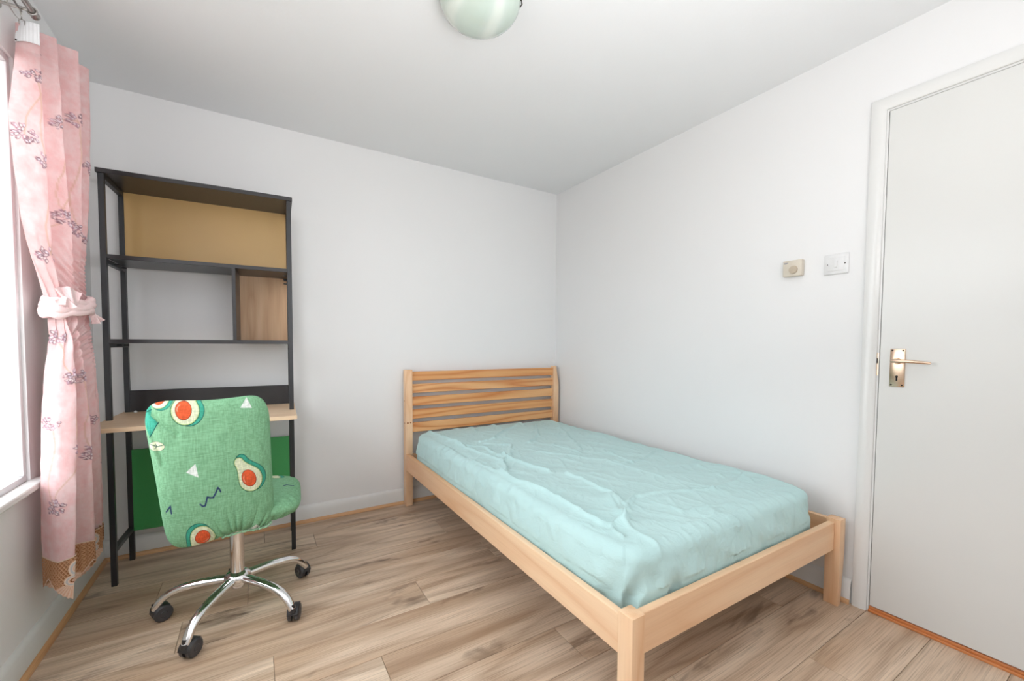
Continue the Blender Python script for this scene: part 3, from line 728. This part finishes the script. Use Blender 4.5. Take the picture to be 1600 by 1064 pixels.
def make_seat():
    cx, cy, a, b = .604, -.708, .222, .214; NU = 160
    s = np.linspace(-1, 1, NU); uu, vv = np.meshgrid(s, s)
    n = 5.0; e = np.sign(uu)*(1-(1-np.abs(uu))**1.2); g = np.sign(vv)*(1-(1-np.abs(vv))**1.2)
    m = np.maximum(np.abs(e), np.abs(g)); den = (np.abs(e)**n+np.abs(g)**n)**(1/n); k = m/np.maximum(den, 1e-9); A, Bb = e*k, g*k
    rot = math.radians(-4); 
    def sh(side):
        th = .052*(1-m**5)**.5; x = A*a; y = Bb*b
        z = .420+side*th-.010*smooth(Bb, .5, 1)*(side > 0)+(.004*np.cos(A*3)*(side > 0))
        if side < 0: z = .420-.064*(1-m**3)**.5+.0030*np.sin(np.arctan2(Bb, A)*60)*smooth(m, .6, .9)*(1-smooth(m, .93, 1))
        z = z + .0025*np.sin(np.arctan2(Bb, A)*44)*smooth(m, .8, .93)*(1-smooth(m, .97, 1))*side
        return np.stack([cx+x*math.cos(rot)-y*math.sin(rot), cy+x*math.sin(rot)+y*math.cos(rot), z], -1)
    pt, pb = sh(1), sh(-1)
    X = A*300; Y = Bb*300; col = np.zeros(X.shape+(3,))+GREEN
    avocado(col, X, Y, -60, 60, 70, 2.0); avocado(col, X, Y, 120, 210, 70, .6); tri(col, X, Y, [(20, -140), (-30, -90), (40, -80)], WHITE)
    zig(col, X, Y, [(212, -40), (228, -22), (246, -24), (262, -6)], 4, NAVY); zig(col, X, Y, [(-200, -100), (-180, -80), (-170, -110), (-150, -90)], 4, NAVY)
    R = NU; i = np.arange(R*R).reshape(R, R); j = i+R*R; j = j.copy(); j[0, :] = i[0, :]; j[-1, :] = i[-1, :]; j[:, 0] = i[:, 0]; j[:, -1] = i[:, -1]
    q = lambda a_: np.stack([a_[:-1, :-1], a_[:-1, 1:], a_[1:, 1:], a_[1:, :-1]], -1).reshape(-1, 4)
    f = np.vstack([q(i), q(j)[:, ::-1]]); vs = np.vstack([pt.reshape(-1, 3), pb.reshape(-1, 3)])-OC; cc = np.vstack([col.reshape(-1, 3)]*2); cc[R*R:] = GREEN
    used = np.zeros(len(vs), bool); used[f.reshape(-1)] = True; rm = np.cumsum(used)-1; vs = vs[used]; cc = cc[used]; f = rm[f]
    me = bpy.data.meshes.new('seat')
    me.vertices.add(len(vs)); me.vertices.foreach_set('co', vs.reshape(-1).astype(np.float32))
    me.loops.add(f.size); me.loops.foreach_set('vertex_index', f.reshape(-1).astype(np.int32))
    me.polygons.add(len(f)); me.polygons.foreach_set('loop_start', (np.arange(len(f))*4).astype(np.int32)); me.polygons.foreach_set('loop_total', np.full(len(f), 4, np.int32))
    me.update(calc_edges=True); me.validate()
    at = me.color_attributes.new('Col', 'FLOAT_COLOR', 'POINT'); c4 = np.ones((len(vs), 4), np.float32); c4[:, :3] = cc; at.data.foreach_set('color', c4.reshape(-1))
    link('seat', me, 'chair_fabric', ch, True)
make_seat()
B().cyl((0, 0, .10), (0, 0, .385), .0245, .0245, 40).done('gas_column', 'chrome', ch, auto=True)
B().lathe([(0, .098), (.026, .098), (.029, .104), (.029, .118), (.042, .118), (.048, .130), (.046, .146), (.036, .156), (.027, .160), (.0255, .1605)], seg=48).done('hub', 'chrome', ch, auto=True)
B().box(-.05, .05, -.10, .09, .368, .384, bev=.004).done('seat_plate', 'black_steel', ch, auto=True)
B().tube([(0, -.05, .376), (-.01, -.115, .380), (-.015, -.135, .42), (-.017, -.140, .50)], .018, 10, .5, up=(0, 1, .01)).done('back_bracket', 'black_steel', ch, auto=True)
def chair_leg(deg):
    a = math.radians(deg); c, s_ = math.cos(a), math.sin(a)
    rz = [(.030, .134), (.08, .133), (.14, .130), (.19, .123), (.226, .110), (.252, .090), (.269, .068), (.276, .054)]
    pts = []
    for i in range(len(rz)-1):
        for t in np.linspace(0, 1, 5)[:-1]: pts.append((rz[i][0]*(1-t)+rz[i+1][0]*t, rz[i][1]*(1-t)+rz[i+1][1]*t))
    pts.append(rz[-1]); P_ = np.array(pts)
    for _ in range(3): P_[1:-1] = (P_[:-2]+P_[1:-1]*2+P_[2:])/4
    rad = [.0190-.004*i/len(P_) for i in range(len(P_))]
    B().tube([(r*c, r*s_, z) for r, z in P_], rad, 18, .82).done('leg', 'chrome', ch, auto=True)
def caster(deg, trail, off=.024):
    a = math.radians(deg); sx, sy = .278*math.cos(a), .278*math.sin(a)
    t = math.radians(trail); m = Matrix.Translation((sx, sy, 0)) @ Matrix.Rotation(t, 4, 'Z')     # local x: trail direction
    b = B(); R_ = .031
    # hood: curved cover over the two wheels, open below
    segs = 16; inn, out = R_+.0012, R_+.0038; wy = .0205
    for k in range(segs):
        a0, a1 = [math.radians(5+(125)*q/segs) for q in (k, k+1)]
        vs = []
        for rr in (inn, out):
            for aa in (a0, a1):
                for y in (-wy, wy): vs.append((off-rr*math.cos(aa), y*(1 if rr == inn else .86), R_+.0005+rr*math.sin(aa)*.93))
        b.poly(vs, [(0, 1, 3, 2), (4, 6, 7, 5), (0, 2, 6, 4), (1, 5, 7, 3), (0, 4, 5, 1), (2, 3, 7, 6)])
    b.cyl((0, 0, .040), (0, 0, .074), .0095, .0075, 16).box(off-.018, off+.018, -.0035, .0035, .016, .055, bev=.002)
    b.cyl((0, 0, .046), (0, 0, .060), .014, .0125, 18)
    cst = b.done('caster', 'plastic_black', ch, auto=True, xf=m)
    for y0, y1 in ((-.0215, -.0055), (.0055, .0215)):
        w = B(); ym = (y0+y1)/2; out_ = y0 if y0 < 0 else y1; inn_ = y1 if y0 < 0 else y0; sg = -1 if y0 < 0 else 1
        w.cyl((off, inn_, R_), (off, out_-sg*.004, R_), R_-.0005, R_-.0005, 28).cyl((off, out_-sg*.004, R_), (off, out_, R_), R_-.0005, R_-.0055, 28)
        w.cyl((off, out_, R_), (off, out_+sg*.002, R_), .012, .010, 18)
        w.done('wheel', 'wheel', cst, auto=True, xf=m)
for dg, tr in ((167, 25), (239, 52), (311, 75), (23, 118), (95, -60)):
    chair_leg(dg); caster(dg, tr)

# ================================================================== CURTAIN
ZS = [2.1, 2.0, 1.9, 1.75, 1.6, 1.45, 1.35, 1.26, 1.19, 1.1, 1.0, .8, .6, .4, .22]
C0 = [(0.023, -0.74), (0.029, -0.774), (0.044, -0.839), (0.06, -0.93), (0.059, -0.909), (0.054, -0.854), (0.051, -0.796), (0.052, -0.732), (0.058, -0.695), (0.056, -0.692), (0.05, -0.714), (0.044, -0.746), (0.040, -0.757), (0.038, -0.76), (0.038, -0.76)]
C1 = [(0.085, -0.77), (0.088, -0.783), (0.102, -0.834), (0.114, -0.868), (0.115, -0.86), (0.107, -0.824), (0.101, -0.788), (0.098, -0.739), (0.102, -0.712), (0.115, -0.71), (0.128, -0.734), (0.138, -0.768), (0.136, -0.788), (0.131, -0.799), (0.12, -0.8)]
C2 = [(0.11, -0.722), (0.116, -0.737), (0.123, -0.758), (0.134, -0.785), (0.137, -0.783), (0.137, -0.755), (0.13, -0.726), (0.122, -0.699), (0.119, -0.686), (0.128, -0.688), (0.142, -0.7), (0.156, -0.71), (0.156, -0.706), (0.153, -0.693), (0.148, -0.674)]
C3 = [(0.147, -0.67), (0.151, -0.677), (0.154, -0.687), (0.157, -0.7), (0.151, -0.7), (0.147, -0.692), (0.133, -0.669), (0.123, -0.65), (0.124, -0.638), (0.135, -0.631), (0.149, -0.63), (0.156, -0.628), (0.153, -0.603), (0.139, -0.547), (0.124, -0.49)]
C4 = [(0.149, -0.56), (0.15, -0.566), (0.151, -0.573), (0.149, -0.588), (0.145, -0.599), (0.138, -0.607), (0.129, -0.602), (0.124, -0.589), (0.126, -0.582), (0.133, -0.582), (0.143, -0.584), (0.15, -0.583), (0.148, -0.569), (0.131, -0.503), (0.115, -0.434)]
ZA = np.array(ZS)
def catmull(Pk, n):
    """Pk: (K, rows, 3) control columns -> (rows, (K-1)*n+1, 3)"""
    K = len(Pk); out = []
    for i in range(K-1):
        p0, p1, p2, p3 = Pk[max(i-1, 0)], Pk[i], Pk[i+1], Pk[min(i+2, K-1)]
        for t in np.linspace(0, 1, n, endpoint=False):
            out.append(.5*((2*p1)+(-p0+p2)*t+(2*p0-5*p1+4*p2-p3)*t*t+(-p0+3*p1-3*p2+p3)*t**3))
    out.append(Pk[-1]); return np.stack(out, 1)
def interp_cols(z):
    cols = []
    for C in (C0, C1, C2, C3, C4):
        c = np.array(C); cols.append(np.stack([np.interp(-z, -ZA, c[:, 0]), np.interp(-z, -ZA, c[:, 1])], -1))
    return cols
UK = [0, .5, 1, 1.25, 1.5, 2, 2.25, 2.5, 3, 3.25, 3.5, 4, 4.4, 4.8]
def curtain_surface(z, n=22):
    """z: rows; returns points and the u parameter per column (0..4 = the ridges seen from the room)"""
    c = interp_cols(z); pinch = np.exp(-((z-1.19)/.16)**2); low = smooth(1.2-z, 0, .5)
    ks = []
    def V(a, b, depth, t=.5):
        p = a*(1-t)+b*t; p = p.copy(); p[:, 0] -= (depth+.02*low)*(1-.72*pinch); p[:, 0] = np.maximum(p[:, 0], .030); return p
    mid01 = (c[0]+c[1])/2; mid01[:, 1] -= .012*(1-pinch)+.012*low; mid01[:, 0] += .004*low
    seq = [c[0], mid01, c[1]]
    for a, b in ((c[1], c[2]), (c[2], c[3]), (c[3], c[4])):
        seq += [V(a, b, .050, .22), V(a, b, .068, .50), b]
    e = c[4].copy(); e[:, 0] -= .045*(1-.5*pinch); e[:, 1] += .030; seq.append(e)
    e2 = c[4].copy(); e2[:, 0] = np.maximum(e2[:, 0]-.085*(1-.3*pinch), .030); e2[:, 1] += .012; seq.append(e2)
    Pk = [np.concatenate([s_, z[:, None]], 1) for s_ in seq]
    P3 = catmull(Pk, n); u = np.concatenate([np.linspace(UK[i], UK[i+1], n, endpoint=False) for i in range(len(UK)-1)]+[[UK[-1]]])
    return P3, u
def arcl(P3):
    d = np.diff(P3, axis=1); s = np.concatenate([np.zeros((P3.shape[0], 1)), np.cumsum(np.hypot(d[..., 0], d[..., 1]), 1)], 1); return s
PINK = np.array(srgb(240, 198, 198)[:3]); PALE = np.array(srgb(248, 230, 230)[:3]); MAUVE = np.array(srgb(150, 118, 128)[:3]); SILV = np.array(srgb(232, 220, 228)[:3]); VINE = np.array(srgb(212, 176, 142)[:3])
FLOWERS = [(.75, 1.91), (1.6, 2.03), (2.0, 1.80), (.45, 1.70), (1.0, 1.64), (2.9, 1.85), (1.9, 1.49), (2.9, 1.47), (3.8, 1.46), (.85, 1.36), (.9, .955), (1.9, .95), (3.6, .935), (.35, 1.09), (1.1, .705), (2.0, .68), (3.8, .61), (.3, .80), (2.4, 1.66), (3.9, 1.72), (.4, .52), (2.8, .78)]
def make_curtain():
    root = empty('curtain', (.09, -.66, .0)); tag(root, 'pink embroidered curtain with a crochet lace hem, tied back beside the window', 'curtain')
    off = np.array([.09, -.66, 0.0])
    z = np.linspace(2.098, .335, 760); P3, u = curtain_surface(z)
    # the lace starts in a zigzag line: let the last rows follow it
    def drape_end(uu): return .335+.030*np.abs(((uu*.5+.25) % 1)*2-1)
    zz = P3[..., 2]; f = smooth(.60-z, 0, .265)[:, None]
    S = arcl(P3)
    P3[..., 2] = zz+f*(drape_end(u)[None, :]-.335)
    jit = .0016*vnoise(S*40, zz*9, 5)+.0010*vnoise(S*90, zz*30, 6); rad = 1.0
    # small dragged creases near the tie
    near = np.exp(-((zz-1.25)/.14)**2)+.7*np.exp(-((zz-1.10)/.10)**2)
    jit = jit+.0035*near*np.sin(S*260+zz*20)
    P3[..., 0] += jit; P3[..., 1] -= jit*.8
    U = np.broadcast_to(u[None, :], S.shape)
    col = np.zeros(S.shape+(3,))+PINK; mot = np.clip(.5+.5*vnoise(S*60, zz*45, 8)+.3*vnoise(S*160, zz*120, 9), 0, 1); col = PINK*(1-mot[..., None]*.6)+PALE*mot[..., None]*.6
    def at(uf, zf):
        r = int(np.argmin(np.abs(z-zf))); c = int(np.argmin(np.abs(u-uf))); return S[r, c]-S[r, 0], zf, r, c
    # vines
    pairs = [(0, 4), (4, 9), (1, 3), (2, 6), (6, 9), (5, 7), (7, 8), (10, 14), (14, 20), (11, 15), (12, 16), (13, 10), (2, 18), (18, 6), (5, 2), (17, 20), (15, 21)]
    dv = np.full(S.shape, 1e9)
    Sr = S-S[:, :1]
    for a, b in pairs:
        (u0, z0), (u1, z1) = FLOWERS[a], FLOWERS[b]; L = []
        for t in np.linspace(0, 1, 14):
            uu_ = u0+(u1-u0)*t+.10*math.sin(t*PI*2); zf = z0+(z1-z0)*t; s_, _, _, _ = at(np.clip(uu_, 0, 4.7), zf); L.append((s_, zf))
        dv = np.minimum(dv, seg_dist(Sr, zz, L))
    put(col, smooth(-dv, -.0030, -.0014)*.5, VINE)
    rs = np.random.RandomState(5)
    for uf, zf in FLOWERS:
        s0, z0, r, c = at(uf, zf); x = Sr-s0; y = zz-z0
        m = (np.hypot(x, y) < .045)
        if not m.any(): continue
        rr, cc = np.where(m); r0, r1, c0_, c1_ = rr.min(), rr.max()+1, cc.min(), cc.max()+1
        X, Y = x[r0:r1, c0_:c1_], y[r0:r1, c0_:c1_]; sub = col[r0:r1, c0_:c1_].copy(); bump = np.zeros(X.shape)
        for k in range(30):
            a = rs.rand()*2*PI; q = .004+.024*math.sqrt(rs.rand()); px, py = q*math.cos(a)*1.05, q*math.sin(a)*.8; rot = a+rs.randn()*.4
            xr = (X-px)*math.cos(rot)+(Y-py)*math.sin(rot); yr = -(X-px)*math.sin(rot)+(Y-py)*math.cos(rot)
            d = np.hypot(xr/.0068, yr/.0038)-1
            put(sub, smooth(-d, -.25, .05), MAUVE if k % 3 else np.array(srgb(190, 150, 165)[:3])); put(sub, smooth(-d, .22, .5), SILV if k % 2 else PALE)
            bump = np.maximum(bump, .0022*smooth(-d, -.2, .4))
        col[r0:r1, c0_:c1_] = sub
        P3[r0:r1, c0_:c1_, 0] += bump; P3[r0:r1, c0_:c1_, 1] -= bump*.6
    grid_mesh('drape', P3-off, 'curtain', root, col)
    # header tape, sewn round the top edge on the side that faces the room here
    zt = np.linspace(2.101, 2.030, 24); T3, ut = curtain_surface(zt); sel = (ut >= 0) & (ut <= 1.02)
    T3 = T3[:, sel]; T3[..., 1] -= .0045; T3[..., 0] += .001; T3[..., 1] += .0007*np.sin(np.arange(sel.sum())*1.3)[None, :]
    grid_mesh('header_tape', T3-off, 'tape', root)
    hk = B(); hx, hy = .046, -.772
    hk.tube([(hx-.006, hy, 2.088), (hx-.006, hy-.001, 2.098), (hx, hy-.001, 2.104), (hx+.007, hy-.001, 2.100), (hx+.007, hy, 2.085), (hx+.003, hy, 2.06), (hx-.001, hy, 2.040)], .0012, 8)
    hk.done('hook', 'steel', root, smooth=True, xf=Matrix.Translation(-Vector(off)))
    for k in range(6):
        B().box(hx-.016+k*.006-off[0], hx-.0125+k*.006-off[0], hy-off[1]-.0015, hy-off[1], 2.032, 2.037).done('stitch', 'dark_metal', root)
    # crochet lace
    zl = np.linspace(0, 1, 200); zz0 = np.full(200, .34); L3, ul = curtain_surface(np.linspace(.40, .22, 200), 34)
    SL = arcl(L3); period = .150
    s_rel = SL-SL[:, :1]
    top = drape_end(ul)+.004
    ph = ((s_rel[100]-.105)/period); a_ = (ph-np.round(ph))*period                     # distance to the motif axis
    bottom = .200+.075*np.clip(np.abs(a_)/(period/2), 0, 1)**1.3+.005*np.abs(np.sin(a_*260))
    L3[..., 2] = top[None, :]*(1-zl[:, None])+bottom[None, :]*zl[:, None]
    L3[..., 1] -= .001
    A = np.broadcast_to(a_[None, :], SL.shape)*100; Bz = (L3[..., 2]-.20)*100             # cm
    BROWN = np.array(srgb(150, 92, 56)[:3]); TAN = np.array(srgb(214, 168, 132)[:3]); CRM = np.array(srgb(240, 218, 200)[:3]); PEACH = np.array(srgb(232, 192, 168)[:3]); GRY = np.array(srgb(206, 204, 206)[:3])
    col = np.zeros(A.shape+(3,))+BROWN
    cx = np.mod(A+.5*np.floor(Bz/.75), 1.0)-.5; cy = np.mod(Bz, .75)-.375; ring = np.abs(np.hypot(cx, cy*1.2)-.40)
    put(col, smooth(-ring, -.17, -.08), TAN)
    edge = np.minimum(L3[..., 2]-bottom[None, :], top[None, :]-L3[..., 2])*100; put(col, smooth(-edge, -.5, -.25), CRM)
    hx_ = A-.6; hd = np.hypot(hx_/2.0, (Bz-10.6)/2.7); put(col, smooth(-hd, -1.05, -1.0), CRM); put(col, smooth(-np.abs(hd-.72), -.16, -.08), GRY); put(col, smooth(-hd, -.55, -.45), PEACH); put(col, smooth(-np.abs(hd-.3), -.1, -.04), CRM)
    rd = np.hypot(A/2.3, (Bz-6.6)/1.9); put(col, smooth(-rd, -1.05, -1.0), CRM); put(col, smooth(-np.abs(rd-.75), -.12, -.06), GRY); put(col, smooth(-rd, -.55, -.5), PEACH); put(col, smooth(-np.abs(rd-.3), -.10, -.05), BROWN)
    fa = np.arctan2(A, 6.8-Bz); fr = np.hypot(A, 6.8-Bz); fan = (Bz < 5.4) & (np.abs(fa) < 1.1); pet = np.abs(((fa*5.2) % 1)-.5)
    fm = fan*smooth(fr, 1.9, 2.2); put(col, fm, PEACH); put(col, fm*smooth(pet, .33, .42), CRM); put(col, fm*smooth(-pet, -.10, -.04)*.6, TAN)
    hole = (np.hypot(cx, cy*1.2) < .22) & (edge > .6) & (hd > 1.1) & (rd > 1.1) & (~fan)
    fmask = ~(hole[:-1, :-1] & hole[1:, 1:])
    rel = .0012*smooth(col.mean(-1), .2, .6); L3[..., 0] += rel; L3[..., 1] -= rel
    grid_mesh('lace_hem', L3-off, 'lace', root, col, mask=fmask)
    # tie-back: three twisted turns round the bundle, a knot with its ruffle and a loose end
    tb = B(); ex, ey, cx_, cy_ = .047, .083, .090, -.635
    tilt = lambda x, y: .10*(y+.635)
    for zc, rr, w, ph_ in ((1.222, .012, .0, 0), (1.204, .013, .006, 1.2), (1.184, .012, .003, 2.2), (1.196, .011, .010, 3)):
        pts = []
        for k in range(72):
            a = 2*PI*k/72; g_ = 1+.05*math.sin(a*3+ph_)+w*3; x = cx_+(ex+.008)*g_*math.cos(a); y = cy_+(ey+.008)*g_*math.sin(a)
            pts.append((max(x, .020)-off[0], y-off[1], zc+tilt(x, y)+.006*math.sin(2*a+ph_)+.003*math.sin(7*a+ph_)))
        tb.tube(pts, [rr*(1+.10*math.sin(k*.7+ph_)) for k in range(72)], 10, 1.15, closed=True)
    t = NT('tieback_pink'); mt = t.set(t.mix(t.noise(t.coords(), 60, 3), srgb(238, 204, 204), srgb(246, 224, 224)), .9, spec=.15); t.bump(t.noise(t.coords((1, 1, 2.5)), 160, 3), .6, .003)
    tbo = tb.done('tieback', mt, root, smooth=True)
    def ruffle(name, p, wv, hv, nrm, rad, h, seed):
        n1, n2 = 40, 16; G = np.zeros((n2, n1, 3)); wv, hv, nrm = map(np.array, (wv, hv, nrm))
        for j in range(n2):
            for i in range(n1):
                a = i/(n1-1)*2-1; b = j/(n2-1); sp = .35+.65*b
                G[j, i] = np.array(p)-off+wv*a*rad*sp+hv*h*b*(1-.25*a*a)+nrm*(.011*math.sin(a*6+seed)*b+.016*(1-a*a)*(1-b))
        grid_mesh(name, G, mt, tbo)
    ruffle('knot_ruffle', (.124, -.722, 1.205), (.80, .55, -.1), (-.15, -.2, 1), (.4, -.9, .1), .036, .060, .6)
    ruffle('knot_ruffle', (.112, -.735, 1.225), (.85, .30, -.35), (.1, -.35, -.7), (.4, -.9, .2), .030, .040, 2.4)
    ruffle('loose_end', (.140, -.60, 1.185), (.6, .8, .2), (.35, .1, -.8), (.8, -.5, .1), .024, .050, 1.5)
make_curtain()

# curtain rod above the window, on two wall brackets, with the draw cord rail beneath
rod = empty('curtain_rod', (.075, -1.5, 2.125)); tag(rod, 'brushed steel curtain rod running above the window', 'curtain rod')
mo = Matrix.Translation((-.075, 1.5, -2.125))
B().cyl((.075, -2.5, 2.128), (.075, -.775, 2.128), .0085, .0085, 20).done('pole', 'steel', rod, auto=True, xf=mo)
B().cyl((.052, -2.5, 2.118), (.052, -.79, 2.118), .0028, .0028, 10).done('draw_rail', 'steel', rod, smooth=True, xf=mo)
B().lathe([(0, 0), (.011, 0), (.012, .004), (.009, .010), (.0085, .016)], seg=20).done('end_cap', 'steel', rod, auto=True, xf=mo @ Matrix.Translation((.075, -.762, 2.128)) @ Matrix.Rotation(PI/2, 4, 'X'))
for y in (-.792, -2.42):
    B().cyl((0.0003, y, 2.128), (.006, y, 2.128), .018, .016, 20).cyl((.005, y, 2.128), (.068, y, 2.128), .005, .005, 12).tube([(.075+.0115*math.cos(q), y, 2.128+.0115*math.sin(q)) for q in np.linspace(0, 2*PI, 20)[:-1]], .0028, 8, up=(0, 1, 0), closed=True).done('bracket', 'steel', rod, auto=True, xf=mo)
B().tube([(.052+.0*k_, -.84+.05*math.cos(a), 2.100+.022*math.sin(a)) for k_, a in enumerate(np.linspace(0, 2*PI, 30)[:-1])], .0016, 8, up=(1, 0, 0), closed=True).done('wire_loop', 'steel', rod, smooth=True, xf=mo)
